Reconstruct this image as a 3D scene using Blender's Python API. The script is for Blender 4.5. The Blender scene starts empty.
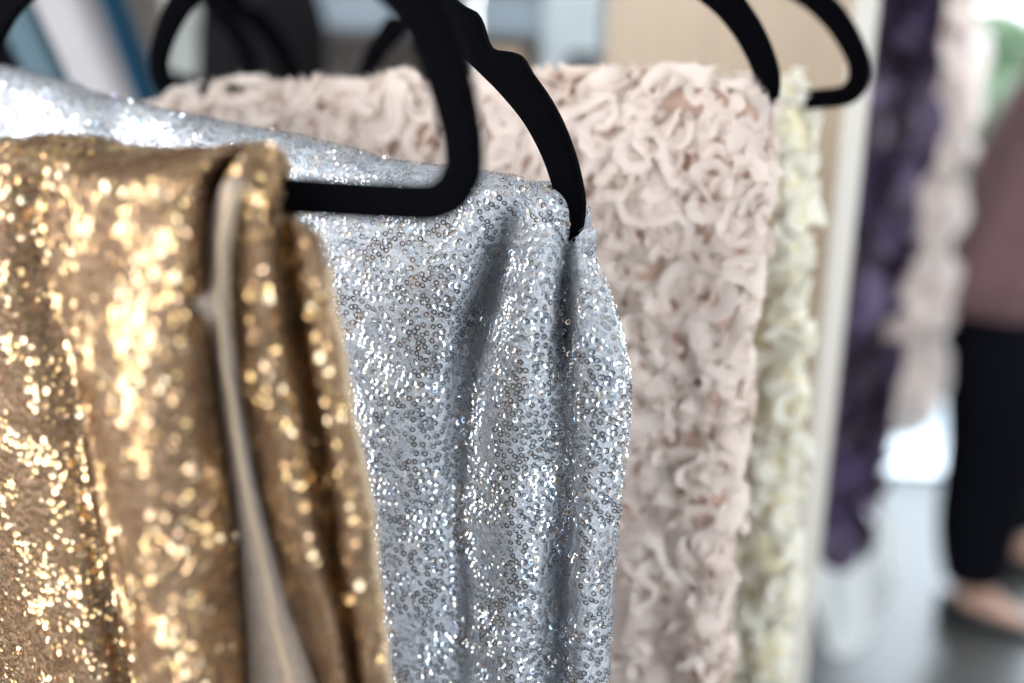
import bpy, math, random
import numpy as np
from mathutils import Matrix, Vector
from mathutils.kdtree import KDTree

random.seed(7)
RNG = np.random.default_rng(7)
SC = bpy.context.scene
COL = SC.collection
PI = math.pi

# ------------------------------------------------------------------ camera
CAM_H, PITCH, ROLL, F = 1.56, math.radians(16), math.radians(2.4), 1422.0
cam_data = bpy.data.cameras.new('camera')
cam = bpy.data.objects.new('camera', cam_data)
COL.objects.link(cam)
cam_data.sensor_width = 36.0
cam_data.lens = F / 1024 * 36.0
cam_data.clip_start = 0.02
CAM_M = Matrix.Translation((0, 0, CAM_H)) @ Matrix.Rotation(PI / 2 - PITCH, 4, 'X') @ Matrix.Rotation(ROLL, 4, 'Z')
cam.matrix_world = CAM_M
cam_data.dof.use_dof = True
cam_data.dof.focus_distance = 0.715
cam_data.dof.aperture_fstop = 2.7
SC.camera = cam

# ------------------------------------------------------------------ world, light, exposure
world = bpy.data.worlds.new('sky')
SC.world = world
world.use_nodes = True
wn = world.node_tree
bg = wn.nodes['Background']
tc = wn.nodes.new('ShaderNodeTexCoord')
sx = wn.nodes.new('ShaderNodeSeparateXYZ')
ramp = wn.nodes.new('ShaderNodeValToRGB')
ramp.color_ramp.elements[0].position = 0.0
ramp.color_ramp.elements[0].color = (1.0, 1.0, 1.0, 1)
ramp.color_ramp.elements[1].position = 0.6
ramp.color_ramp.elements[1].color = (0.62, 0.80, 1.0, 1)
wn.links.new(tc.outputs['Generated'], sx.inputs[0])
wn.links.new(sx.outputs['Z'], ramp.inputs[0])
wn.links.new(ramp.outputs[0], bg.inputs[0])
bg.inputs[1].default_value = 3.2


def area(name, loc, target, sx_, sy_, power, color):
    d = bpy.data.lights.new(name, 'AREA')
    d.shape = 'RECTANGLE'
    d.size, d.size_y = sx_, sy_
    d.energy = power
    d.color = color
    o = bpy.data.objects.new(name, d)
    o.location = loc
    o.rotation_euler = (Vector(target) - Vector(loc)).to_track_quat('-Z', 'Y').to_euler()
    COL.objects.link(o)
    return o


# daylight through the tall window in the left wall, the shop front behind the camera and the doorway
area('daylight_window_left', (-2.32, -0.45, 1.6), (0, -0.45, 1.5), 3.2, 2.2, 88, (1.0, 0.98, 0.96))
area('daylight_shop_front', (2.2, -2.52, 1.5), (2.2, 0, 1.5), 2.1, 2.2, 62, (0.84, 0.93, 1.0))
area('daylight_doorway', (2.0, 4.45, 1.35), (1.2, 0, 1.0), 1.8, 2.2, 60, (0.84, 0.93, 1.0))

area('added_dress_fill', (1.3, 2.3, 2.86), (1.3, 2.3, 0), 0.3, 1.6, 34, (1.0, 0.98, 0.95))  # fill light added to brighten the dresses and person; no fitting hangs here

vs = SC.view_settings
vs.view_transform = 'Standard'
vs.look = 'None'
vs.gamma = 1.0
vs.use_curve_mapping = False
vs.exposure = 0.42
cy = SC.cycles
cy.use_denoising = True
cy.max_bounces = 7
cy.diffuse_bounces = 4
cy.glossy_bounces = 4
cy.transmission_bounces = 4
cy.sample_clamp_indirect = 6.0
cy.caustics_reflective = False
cy.caustics_refractive = False


# ------------------------------------------------------------------ helpers
def ray(px, py):
    d = Vector(((px - 512) / F, -(py - 341.5) / F, -1.0))
    return CAM_M.to_3x3() @ d          # length along the axis is 1


CAM_P = np.array((0.0, 0.0, CAM_H))


def at(px, py, depth):
    """world point on the photo's line of sight at this depth along the lens axis"""
    return CAM_P + np.array(ray(px, py)) * depth


def at_z(px, py, z):
    r = np.array(ray(px, py))
    return CAM_P + r * ((z - CAM_H) / r[2])


def at_y(px, py, y):
    r = np.array(ray(px, py))
    return CAM_P + r * (y / r[1])


class Fr:
    """local frame of one hanger: u along its bar to the right end, n away from the viewer, z up"""

    def __init__(s, corner, yaw):
        s.C = np.array(corner)
        a = math.radians(yaw)
        s.U = np.array((math.cos(a), -math.sin(a), 0.0))
        s.N = np.array((math.sin(a), math.cos(a), 0.0))
        s.Z = np.array((0, 0, 1.0))

    def w(s, p):
        p = np.asarray(p, float)
        return s.C + p[..., 0:1] * s.U + p[..., 1:2] * s.N + p[..., 2:3] * s.Z

    def uz(s, px, py, n=0.0):
        r = np.array(ray(px, py))
        t = (np.dot(s.C, s.N) + n - np.dot(CAM_P, s.N)) / np.dot(r, s.N)
        p = CAM_P + r * t - s.C
        return float(np.dot(p, s.U)), float(p[2])


def new_mesh(name, verts, faces, mat=None, parent=None, smooth=True, col=None, uv=None):
    me = bpy.data.meshes.new(name)
    verts = np.asarray(verts, np.float32).reshape(-1, 3)
    if isinstance(faces, np.ndarray):
        nf, k = faces.shape
        me.vertices.add(len(verts))
        me.vertices.foreach_set('co', verts.ravel())
        me.loops.add(nf * k)
        me.loops.foreach_set('vertex_index', faces.astype(np.int32).ravel())
        me.polygons.add(nf)
        me.polygons.foreach_set('loop_start', np.arange(0, nf * k, k, dtype=np.int32))
        me.update(calc_edges=True)
        me.validate()
    else:
        me.from_pydata([tuple(v) for v in verts.tolist()], [], faces)
        me.update()
    if smooth:
        me.polygons.foreach_set('use_smooth', np.ones(len(me.polygons), dtype=bool))
    if col is not None:
        at_ = me.color_attributes.new('tint', 'FLOAT_COLOR', 'POINT')
        c = np.ones((len(verts), 4), np.float32)
        c[:, :3] = col
        at_.data.foreach_set('color', c.ravel())
    o = bpy.data.objects.new(name, me)
    COL.objects.link(o)
    if mat:
        me.materials.append(mat)
    if parent is not None:
        o.parent = parent
        o.matrix_parent_inverse = parent.matrix_basis.inverted()
    return o


def thing(name, label, cat, loc=(0, 0, 0), group=None):
    o = bpy.data.objects.new(name, None)
    o.empty_display_size = 0.05
    o.location = tuple(loc)
    COL.objects.link(o)
    o['label'] = label
    o['category'] = cat
    if group:
        o['group'] = group
    return o


def struct(o):
    o['kind'] = 'structure'
    return o


class MB:
    def __init__(s):
        s.v, s.f = [], []

    def add(s, v, f):
        b = len(s.v)
        s.v += [tuple(map(float, p)) for p in v]
        s.f += [tuple(i + b for i in q) for q in f]
        return s

    def box(s, lo, hi, rot=None, org=(0, 0, 0)):
        x0, y0, z0 = lo
        x1, y1, z1 = hi
        vv = [(x0, y0, z0), (x1, y0, z0), (x1, y1, z0), (x0, y1, z0), (x0, y0, z1), (x1, y0, z1), (x1, y1, z1), (x0, y1, z1)]
        if rot is not None:
            vv = [tuple(np.array(org) + p[0] * rot[0] + p[1] * rot[1] + p[2] * rot[2]) for p in vv]
        return s.add(vv, [(0, 3, 2, 1), (4, 5, 6, 7), (0, 1, 5, 4), (1, 2, 6, 5), (2, 3, 7, 6), (3, 0, 4, 7)])

    def tube(s, pts, r, n=10, closed=False):
        pts = np.asarray(pts, float)
        m = len(pts)
        rr = np.full(m, r) if np.isscalar(r) else np.asarray(r)
        tg = np.gradient(pts, axis=0)
        tg /= np.linalg.norm(tg, axis=1)[:, None] + 1e-9
        ref = np.array((0, 0, 1.0)) if abs(tg[0][2]) < 0.9 else np.array((1.0, 0, 0))
        vv, ff = [], []
        a = np.cross(tg[0], ref)
        a /= np.linalg.norm(a)
        for i in range(m):
            a = a - tg[i] * np.dot(a, tg[i])
            a /= np.linalg.norm(a)
            b = np.cross(tg[i], a)
            for k in range(n):
                t = 2 * PI * k / n
                vv.append(pts[i] + rr[i] * (a * math.cos(t) + b * math.sin(t)))
        for i in range(m - 1):
            for k in range(n):
                ff.append((i * n + k, i * n + (k + 1) % n, (i + 1) * n + (k + 1) % n, (i + 1) * n + k))
        ff.append(tuple(range(n - 1, -1, -1)))
        ff.append(tuple((m - 1) * n + k for k in range(n)))
        return s.add(vv, ff)

    def build(s, name, mat, parent=None, smooth=False, bevel=0.0):
        o = new_mesh(name, s.v, s.f, mat, parent, smooth)
        if bevel:
            md = o.modifiers.new('edge', 'BEVEL')
            md.width = bevel
            md.segments = 2
            md.limit_method = 'ANGLE'
        return o


def catmull(P, m, axis=0, closed=False):
    """dense Catmull-Rom through control points along axis 0; m samples per span"""
    P = np.asarray(P, float)
    K = len(P)
    ext = np.concatenate([2 * P[:1] - P[1:2], P, 2 * P[-1:] - P[-2:-1]])
    out = []
    for k in range(K - 1):
        p0, p1, p2, p3 = ext[k], ext[k + 1], ext[k + 2], ext[k + 3]
        for i in range(m):
            t = i / m
            out.append(0.5 * ((2 * p1) + (-p0 + p2) * t + (2 * p0 - 5 * p1 + 4 * p2 - p3) * t * t + (-p0 + 3 * p1 - 3 * p2 + p3) * t ** 3))
    out.append(P[-1])
    return np.array(out)


def grid_faces(a, b):
    i, j = np.meshgrid(np.arange(a - 1), np.arange(b - 1), indexing='ij')
    q = (i * b + j).ravel()
    return np.stack([q, q + 1, q + b + 1, q + b], 1)


def vnoise(p, scale, seed):
    """smooth value noise of 3-D points, about -1..1"""
    r = np.random.default_rng(seed)
    tab = r.uniform(-1, 1, (17, 17, 17))
    q = np.asarray(p) / scale + 100.0
    i = np.floor(q).astype(int)
    f = q - i
    f = f * f * (3 - 2 * f)
    out = 0
    for dx in (0, 1):
        for dy in (0, 1):
            for dz in (0, 1):
                wgt = (f[:, 0] if dx else 1 - f[:, 0]) * (f[:, 1] if dy else 1 - f[:, 1]) * (f[:, 2] if dz else 1 - f[:, 2])
                out = out + wgt * tab[(i[:, 0] + dx) % 17, (i[:, 1] + dy) % 17, (i[:, 2] + dz) % 17]
    return out


# ------------------------------------------------------------------ materials
def mat(name, color, rough=0.6, metal=0.0, noise=0.0, nscale=20.0, bump=0.0, bscale=60.0, sheen=0.0, spec=0.5, color2=None, tint=False, stretch=None, coat=0.0):
    m = bpy.data.materials.new(name)
    m.use_nodes = True
    nt = m.node_tree
    b = nt.nodes['Principled BSDF']
    b.inputs['Roughness'].default_value = rough
    b.inputs['Metallic'].default_value = metal
    b.inputs['Specular IOR Level'].default_value = spec
    b.inputs['Coat Weight'].default_value = coat
    if sheen:
        b.inputs['Sheen Weight'].default_value = sheen
        b.inputs['Sheen Roughness'].default_value = 0.4
    c = nt.nodes.new('ShaderNodeRGB')
    c.outputs[0].default_value = (*color, 1)
    src = c.outputs[0]
    tcn = nt.nodes.new('ShaderNodeTexCoord')
    vec = tcn.outputs['Object']
    if stretch:
        mp = nt.nodes.new('ShaderNodeMapping')
        mp.inputs['Scale'].default_value = stretch
        nt.links.new(vec, mp.inputs[0])
        vec = mp.outputs[0]
    if noise:
        n = nt.nodes.new('ShaderNodeTexNoise')
        n.inputs['Scale'].default_value = nscale
        n.inputs['Detail'].default_value = 5
        nt.links.new(vec, n.inputs['Vector'])
        mx = nt.nodes.new('ShaderNodeMix')
        mx.data_type = 'RGBA'
        c2 = color2 if color2 else tuple(max(0, x * (1 - noise)) for x in color)
        mx.inputs['B'].default_value = (*c2, 1)
        r = nt.nodes.new('ShaderNodeMapRange')
        r.inputs[1].default_value = 0.35
        r.inputs[2].default_value = 0.65
        nt.links.new(n.outputs['Fac'], r.inputs[0])
        nt.links.new(r.outputs[0], mx.inputs['Factor'])
        nt.links.new(src, mx.inputs['A'])
        src = mx.outputs['Result']
    if tint:
        a = nt.nodes.new('ShaderNodeVertexColor')
        a.layer_name = 'tint'
        mx = nt.nodes.new('ShaderNodeMix')
        mx.data_type = 'RGBA'
        mx.blend_type = 'MULTIPLY'
        mx.inputs['Factor'].default_value = 1
        nt.links.new(src, mx.inputs['A'])
        nt.links.new(a.outputs['Color'], mx.inputs['B'])
        src = mx.outputs['Result']
    nt.links.new(src, b.inputs['Base Color'])
    if bump:
        n = nt.nodes.new('ShaderNodeTexNoise')
        n.inputs['Scale'].default_value = bscale
        n.inputs['Detail'].default_value = 3
        nt.links.new(vec, n.inputs['Vector'])
        bp = nt.nodes.new('ShaderNodeBump')
        bp.inputs['Strength'].default_value = bump
        bp.inputs['Distance'].default_value = 0.002
        nt.links.new(n.outputs['Fac'], bp.inputs['Height'])
        nt.links.new(bp.outputs['Normal'], b.inputs['Normal'])
    return m


def chiffon(name, color, trans, alpha=1.0):
    """thin cloth that lets some light through"""
    m = bpy.data.materials.new(name)
    m.use_nodes = True
    nt = m.node_tree
    out = nt.nodes['Material Output']
    b = nt.nodes['Principled BSDF']
    b.inputs['Base Color'].default_value = (*color, 1)
    b.inputs['Roughness'].default_value = 0.75
    b.inputs['Specular IOR Level'].default_value = 0.25
    b.inputs['Sheen Weight'].default_value = 0.25
    n = nt.nodes.new('ShaderNodeTexNoise')
    tcn = nt.nodes.new('ShaderNodeTexCoord')
    n.inputs['Scale'].default_value = 350
    nt.links.new(tcn.outputs['Object'], n.inputs['Vector'])
    bp = nt.nodes.new('ShaderNodeBump')
    bp.inputs['Strength'].default_value = 0.35
    bp.inputs['Distance'].default_value = 0.001
    nt.links.new(n.outputs['Fac'], bp.inputs['Height'])
    nt.links.new(bp.outputs['Normal'], b.inputs['Normal'])
    t = nt.nodes.new('ShaderNodeBsdfTranslucent')
    t.inputs['Color'].default_value = (*color, 1)
    mx = nt.nodes.new('ShaderNodeMixShader')
    mx.inputs[0].default_value = trans
    nt.links.new(b.outputs[0], mx.inputs[1])
    nt.links.new(t.outputs[0], mx.inputs[2])
    last = mx.outputs[0]
    if alpha < 1:
        tr = nt.nodes.new('ShaderNodeBsdfTransparent')
        m2 = nt.nodes.new('ShaderNodeMixShader')
        m2.inputs[0].default_value = alpha
        nt.links.new(tr.outputs[0], m2.inputs[1])
        nt.links.new(last, m2.inputs[2])
        last = m2.outputs[0]
    nt.links.new(last, out.inputs['Surface'])
    return m


M = {
    'velvet': mat('black velvet', (0.0012, 0.0013, 0.0026), 0.95, sheen=0.0, spec=0.05, noise=0.5, nscale=700, bump=0.5, bscale=900),
    'chrome': mat('chrome', (0.8, 0.8, 0.82), 0.15, 1.0),
    'gold_seq': mat('gold sequins', (0.93, 0.70, 0.43), 0.25, 1.0, tint=True),
    'gold_net': mat('gold net cloth', (0.34, 0.21, 0.12), 0.5, 0.3, noise=0.5, nscale=600, bump=0.6, bscale=700),
    'lining': mat('beige knit lining', (0.56, 0.43, 0.34), 0.85, sheen=0.3, noise=0.25, nscale=500, bump=0.7, bscale=1100, stretch=(1, 1, 0.35)),
    'hem': mat('frayed beige thread', (0.74, 0.57, 0.38), 0.85, sheen=0.3),
    'silver_seq': mat('silver sequins', (0.74, 0.77, 0.81), 0.21, 1.0, tint=True),
    'silver_net': mat('silver net cloth', (0.72, 0.76, 0.835), 0.55, 0.2, noise=0.35, nscale=700, bump=0.6, bscale=800),
    'pink_base': mat('blush backing cloth', (0.56, 0.385, 0.305), 0.85, sheen=0.2, noise=0.2, nscale=60),
    'pink_ruf': chiffon('blush chiffon', (0.945, 0.845, 0.785), 0.35),
    'ivory_base': mat('butter backing cloth', (0.92, 0.86, 0.62), 0.85, sheen=0.3, noise=0.15, nscale=60),
    'ivory_ruf': chiffon('ivory chiffon', (0.97, 0.955, 0.875), 0.35),
    'bead': mat('clear bead', (0.95, 0.95, 0.95), 0.05, 0.9),
    'panel': mat('pale wood', (0.41, 0.325, 0.245), 0.55, noise=0.10, nscale=6, stretch=(8, 8, 0.6)),
    'panel_edge': mat('cream edge band', (0.70, 0.665, 0.61), 0.5),
    'steel': mat('brushed steel', (0.6, 0.62, 0.64), 0.35, 1.0),
    'grey_paint': mat('blue grey painted steel', (0.58, 0.67, 0.73), 0.45, noise=0.06, nscale=8),
    'shelf_paint': mat('slate blue painted steel', (0.33, 0.41, 0.49), 0.5, noise=0.06, nscale=8),
    'card': mat('cardboard', (0.74, 0.56, 0.40), 0.8, noise=0.1, nscale=12),
    'dark_box': mat('dark plastic', (0.06, 0.07, 0.08), 0.5),
    'floor': mat('polished concrete', (0.085, 0.09, 0.09), 0.30, noise=0.35, nscale=3.0, spec=0.2),
    'wall': mat('wall paint', (0.42, 0.38, 0.34), 0.8),
    'wall_dark': mat('grey brown wall', (0.20, 0.19, 0.185), 0.8, noise=0.2, nscale=2),
    'ceiling': mat('ceiling paint', (0.62, 0.62, 0.61), 0.85),
    'wall_shop': mat('charcoal wall paint', (0.06, 0.058, 0.06), 0.8),
    'frame': mat('white window frame', (0.8, 0.8, 0.78), 0.5),
    'pave': mat('pale concrete paving', (0.62, 0.63, 0.62), 0.8, noise=0.12, nscale=2),
    'leaf': mat('leaves', (0.16, 0.25, 0.12), 0.55, noise=0.5, nscale=9, color2=(0.34, 0.40, 0.26)),
    'bark': mat('bark', (0.18, 0.13, 0.09), 0.9),
    'plum': mat('plum taffeta', (0.034, 0.020, 0.044), 0.4, sheen=0.1, spec=0.5, noise=0.4, nscale=14, color2=(0.085, 0.062, 0.14)),
    'plum_dark': mat('dark plum cloth', (0.035, 0.018, 0.036), 0.7, noise=0.4, nscale=18),
    'blush': chiffon('pale rose organza', (0.97, 0.91, 0.89), 0.7),
    'blush_base': mat('pale rose lining', (0.80, 0.68, 0.66), 0.8, noise=0.2, nscale=10),
    'white_tulle': chiffon('white tulle', (0.86, 0.90, 0.91), 0.4),
    'satin_blue': mat('dusty blue satin', (0.055, 0.105, 0.14), 0.5, spec=0.2),
    'satin_white': mat('pearl white satin', (0.33, 0.325, 0.345), 0.5, spec=0.2),
    'satin_teal': mat('deep teal satin', (0.001, 0.036, 0.075), 0.5, spec=0.1),
    'charcoal': mat('charcoal cloth', (0.014, 0.014, 0.017), 0.9, spec=0.1),
    'pale_grey': mat('pale grey cloth', (0.50, 0.55, 0.54), 0.8, noise=0.2, nscale=10),
    'taupe': mat('taupe cloth', (0.20, 0.18, 0.17), 0.9, sheen=0.1, noise=0.3, nscale=14),
    'mauve': mat('mauve knit', (0.165, 0.092, 0.100), 0.9, sheen=0.15, noise=0.1, nscale=25, bump=0.2, bscale=150),
    'navy': mat('black trousers cloth', (0.004, 0.0045, 0.008), 0.9, spec=0.08),
    'skin': mat('skin', (0.62, 0.38, 0.29), 0.5),
    'hair': mat('dark hair', (0.04, 0.025, 0.018), 0.5),
    'shoe': mat('black leather', (0.010, 0.010, 0.012), 0.4),
}

# ------------------------------------------------------------------ the room
RX0, RX1, RY0, RY1, RH = -2.3, 3.4, -2.5, 4.15, 2.9
fl = MB().box((RX0 - 0.1, RY0 - 0.1, -0.1), (RX1 + 0.1, RY1 + 0.02, 0)).build('floor', M['floor'])
struct(fl)
struct(MB().box((RX0, RY0, RH), (RX1, RY1, RH + 0.1)).build('ceiling', M['ceiling']))
DX0, DX1, DZ = 1.05, 2.95, 2.5         # doorway in the back wall
b = MB()
b.box((RX0, RY1, 0), (DX0, RY1 + 0.12, RH))
b.box((DX1, RY1, 0), (RX1, RY1 + 0.12, RH))
b.box((DX0, RY1, DZ), (DX1, RY1 + 0.12, RH))
struct(b.build('wall_back', M['wall_dark']))
WY0, WY1, WZ0, WZ1 = -2.0, 1.1, 0.55, 2.65
b = MB()
b.box((RX0 - 0.12, RY0, 0), (RX0, WY0, RH))
b.box((RX0 - 0.12, WY1, 0), (RX0, RY1, RH))
b.box((RX0 - 0.12, WY0, 0), (RX0, WY1, WZ0))
b.box((RX0 - 0.12, WY0, WZ1), (RX0, WY1, RH))
struct(b.build('wall_left', M['wall']))
struct(MB().box((RX1, RY0, 0), (RX1 + 0.12, RY1, RH)).build('wall_right', M['wall']))
SX0, SX1, SZ0, SZ1 = 1.1, 3.3, 0.35, 2.65
b = MB()
b.box((RX0, RY0 - 0.12, 0), (SX0, RY0, RH))
b.box((SX1, RY0 - 0.12, 0), (RX1, RY0, RH))
b.box((SX0, RY0 - 0.12, 0), (SX1, RY0, SZ0))
b.box((SX0, RY0 - 0.12, SZ1), (SX1, RY0, RH))
struct(b.build('wall_front', M['wall_shop']))
# frames of the openings
b = MB()
for y in (WY0, -1.25, -0.50, 0.25, WY1 - 0.05):
    b.box((RX0 - 0.09, y, WZ0), (RX0 - 0.03, y + (0.12 if WY0 < y < 1 else 0.05), WZ1))
for z in (WZ0, 1.15, WZ1 - 0.05):
    b.box((RX0 - 0.09, WY0, z), (RX0 - 0.03, WY1, z + 0.05))
struct(b.build('window_1', M['frame']))
b = MB()
for x in (SX0, 1.80, 2.52, SX1 - 0.05):
    b.box((x, RY0 - 0.09, SZ0), (x + 0.05, RY0 - 0.03, SZ1))
for z in (SZ0, SZ1 - 0.05):
    b.box((SX0, RY0 - 0.09, z), (SX1, RY0 - 0.03, z + 0.05))
struct(b.build('window_2', M['frame']))
b = MB()
for x in (DX0, DX1 - 0.06):
    b.box((x, RY1 - 0.02, 0), (x + 0.06, RY1 + 0.14, DZ))
b.box((DX0, RY1 - 0.02, DZ - 0.06), (DX1, RY1 + 0.14, DZ))
b.box((DX0, RY1 - 0.02, 0), (DX1, RY1 + 0.14, 0.012))
struct(b.build('door_1', M['steel']))
struct(MB().box((-6, RY1 + 0.0, -0.12), (12, 16, -0.004)).build('pavement', M['pave']))


# ------------------------------------------------------------------ trees outside the doorway
def shrub(x, y, h, seed, label):
    r = np.random.default_rng(seed)
    t = thing('leafy_shrub', label, 'shrub', (x, y, 0), 'shrubs outside the doorway')
    tr = MB()
    for k in range(6):
        a = 2 * PI * k / 6 + r.uniform(-.3, .3)
        tr.tube([(x, y, -0.02), (x + .12 * math.cos(a), y + .12 * math.sin(a), h * .35), (x + .3 * math.cos(a), y + .3 * math.sin(a), h * .8)], [.03, .02, .008], 6)
    tr.build('stems', M['bark'], t, True)
    n = 2600
    c = r.normal(0, 1, (n, 3))
    c /= np.linalg.norm(c, axis=1)[:, None]
    c *= (r.uniform(0.3, 1, (n, 1)) ** 0.5) * np.array((h * .42, h * .42, h * .40))
    c += np.array((x, y, h * .60))
    d1 = r.normal(0, 1, (n, 3))
    d1 /= np.linalg.norm(d1, axis=1)[:, None]
    d2 = np.cross(d1, r.normal(0, 1, (n, 3)))
    d2 /= np.linalg.norm(d2, axis=1)[:, None]
    s = r.uniform(.04, .08, (n, 1))
    V = np.stack([c - d1 * s, c + d2 * s * .5, c + d1 * s, c - d2 * s * .5], 1).reshape(-1, 3)
    o = new_mesh('foliage', V, np.arange(4 * n).reshape(n, 4), M['leaf'], t)
    o['kind'] = 'stuff'
    return t


sh = at(982, 110, 8.3)
shrub(sh[0], sh[1], 1.25, 3, 'pale green shrub in the daylight beyond the doorway, beside the person')

# ------------------------------------------------------------------ hangers
YAW = 32
H_HALF = 0.222                      # half width, corner to hook
ARM = [(-0.222, 0.172), (-0.19, 0.157), (-0.15, 0.136), (-0.098, 0.1095), (-0.075, 0.0975), (-0.057, 0.0875), (-0.041, 0.0775), (-0.0265, 0.0658),
       (-0.0140, 0.0505), (-0.005, 0.034), (-0.001, 0.021), (-0.003, 0.0085), (-0.012, 0.0012), (-0.030, 0.0)]


def hanger_path():
    R = np.array(ARM)
    L = R[::-1].copy()
    L[:, 0] = -0.444 - L[:, 0]
    bar = np.stack([np.linspace(-0.06, -0.384, 10), np.zeros(10)], 1)
    P = np.concatenate([R, bar, L[:-1]])
    P = np.concatenate([P, P[:1]])
    D = catmull(P, 6)[:-1]
    return D


def velvet_hanger(label, frame, tilt, lean=1.0, group='black velvet hangers'):
    D = hanger_path()
    kk = np.where(D[:, 0] > -0.222, lean + (1 - lean) * np.clip((D[:, 1] - .07) / .08, 0, 1), 1.0)
    kk = np.where(D[:, 1] < 0.012, 1.0, kk)
    D[:, 0] *= kk
    n = len(D)
    tg = np.roll(D, -1, 0) - np.roll(D, 1, 0)
    tg /= np.linalg.norm(tg, axis=1)[:, None]
    out = np.stack([-tg[:, 1], tg[:, 0]], 1)        # left of travel = outside (path runs clockwise)
    hgt = D[:, 1]
    w = np.interp(hgt, [0, .004, .02, .045, .075, .10, .18], [.0070, .0073, .0074, .0085, .0097, .0100, .0105])
    woff = w.copy()
    xr = np.minimum(np.abs(D[:, 0] + 0.060), np.abs(D[:, 0] + 0.384))
    notch = np.where(hgt > 0.05, 0.0062 * np.exp(-(xr / 0.0065) ** 2), 0) - np.where(hgt > 0.05, 0.0022 * np.exp(-((xr - 0.0145) / 0.005) ** 2), 0)
    woff = woff - notch
    sec = [(1, .55), (.9, .85), (.6, 1), (-.6, 1), (-.9, .85), (-1, .55), (-1, -.55), (-.9, -.85), (-.6, -1), (.6, -1), (.9, -.85), (1, -.55)]
    T = 0.0033
    ct, st = math.cos(tilt), math.sin(tilt)
    V = []
    for i in range(n):
        for a, t in sec:
            off = woff[i] * a if a > 0 else w[i] * a
            p = D[i] + out[i] * off
            u, z = p[0] * ct - p[1] * st, p[0] * st + p[1] * ct
            V.append((u, t * T, z))
    k = len(sec)
    Fc = []
    for i in range(n):
        j = (i + 1) % n
        for q in range(k):
            Fc.append((i * k + q, i * k + (q + 1) % k, j * k + (q + 1) % k, j * k + q))
    V = frame.w(np.array(V))
    top = np.array((-0.222 * ct - 0.172 * st, 0, -0.222 * st + 0.172 * ct))
    base = frame.w(top)
    t = thing('velvet_hanger', label, 'hanger', base, group)
    new_mesh('hanger_frame', V, Fc, M['velvet'], t, True)
    # chrome hook from the middle of the shoulders up and over the rail
    p = RAIL_P - frame.C
    k_ = -np.dot(p, frame.N) / np.dot(RAIL_D, frame.N)
    q_ = p + RAIL_D * k_
    ru, rz = float(np.dot(q_, frame.U)), float(q_[2])
    ho = np.array(top)
    hk = [(ho[0], ho[2]), (ho[0], ho[2] + .02), (ho[0] * .4 + (ru + .0152) * .6, ho[2] * .35 + rz * .65)]
    for q in range(12):
        a = math.radians(-5 + q * 18)
        hk.append((ru + .0152 * math.cos(a), rz + .0152 * math.sin(a)))
    hk = catmull(np.array(hk), 4)
    pts = [frame.w(np.array((p_[0], 0, p_[1]))) for p_ in hk]
    MB().tube(pts, 0.0019, 8).build('hook', M['chrome'], t, True)
    ck = [frame.w(top + np.array((0, 0, z))) for z in (0.004, 0.02)]
    MB().tube(ck, [0.010, 0.0065], 12).build('hook_collar', M['velvet'], t, True)
    return t


FG = Fr(at(466, 206, 0.520), YAW - 8)
FS = Fr(at(568, 252, 0.712), YAW)
FP = Fr(at(768, 117, 0.862), YAW - 10)
FI = Fr(at(862, 96, 0.985), YAW)
TOPS = [f.w(np.array((-0.222, 0, 0.26))) for f in (FG, FS, FP, FI)]
TM = np.mean(TOPS, 0)
RAIL_D = TOPS[3] - TOPS[0]
RAIL_D[2] = 0
RAIL_D /= np.linalg.norm(RAIL_D)
RAIL_P = np.array((TM[0], TM[1], max(t_[2] for t_ in TOPS)))
velvet_hanger('black velvet hanger nearest the viewer, its bar entering the gold sequin cloth', FG, math.radians(3.5), 0.5)
velvet_hanger('notched black velvet hanger whose arm dips into the silver sequin cloth', FS, math.radians(-4.6))
velvet_hanger('black velvet hanger holding the blush ruffled cloth', FP, math.radians(2.5))
velvet_hanger('black velvet hanger holding the pale yellow cloth, its rounded corner bare', FI, math.radians(9))


# ------------------------------------------------------------------ draped cloth
def loft(frame, rows, top_h, back_n, back_drop, m_row=14, m_col=12, back_rows=5):
    """rows: list of front rows, top first; every row a list of (px, py, off) with off = distance toward the viewer of the bar plane.
    Returns a dense grid of local points running from the foot of the back flap over the bar to the foot of the front flap."""
    G = []
    for r in rows:
        line = []
        for (px, py, off) in r:
            u, z = frame.uz(px, py, -off)
            line.append((u, -off, z))
        G.append(line)
    G = np.array(G)                                   # rows x K x 3
    front = catmull(G, m_row)
    top = G[0]
    bn = np.asarray(back_n, float) * np.ones(len(top))
    arc = []
    na = 14
    for q in range(na):
        a = PI * q / na                                # 0 = back, pi = front
        c = 0.5 * (1 - math.cos(a))
        p = top.copy()
        p[:, 1] = bn + (top[:, 1] - bn) * c
        p[:, 2] = top[:, 2] + np.asarray(top_h) * math.sin(a)
        arc.append(p)
    arc = np.array(arc)
    back = []
    for q in range(back_rows * 4, 0, -1):
        p = top.copy()
        p[:, 1] = bn
        p[:, 2] = top[:, 2] - back_drop * q / (back_rows * 4)
        back.append(p)
    A = np.concatenate([np.array(back), arc, front])
    A = catmull(A.transpose(1, 0, 2), m_col).transpose(1, 0, 2)
    return A, len(back), na


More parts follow.
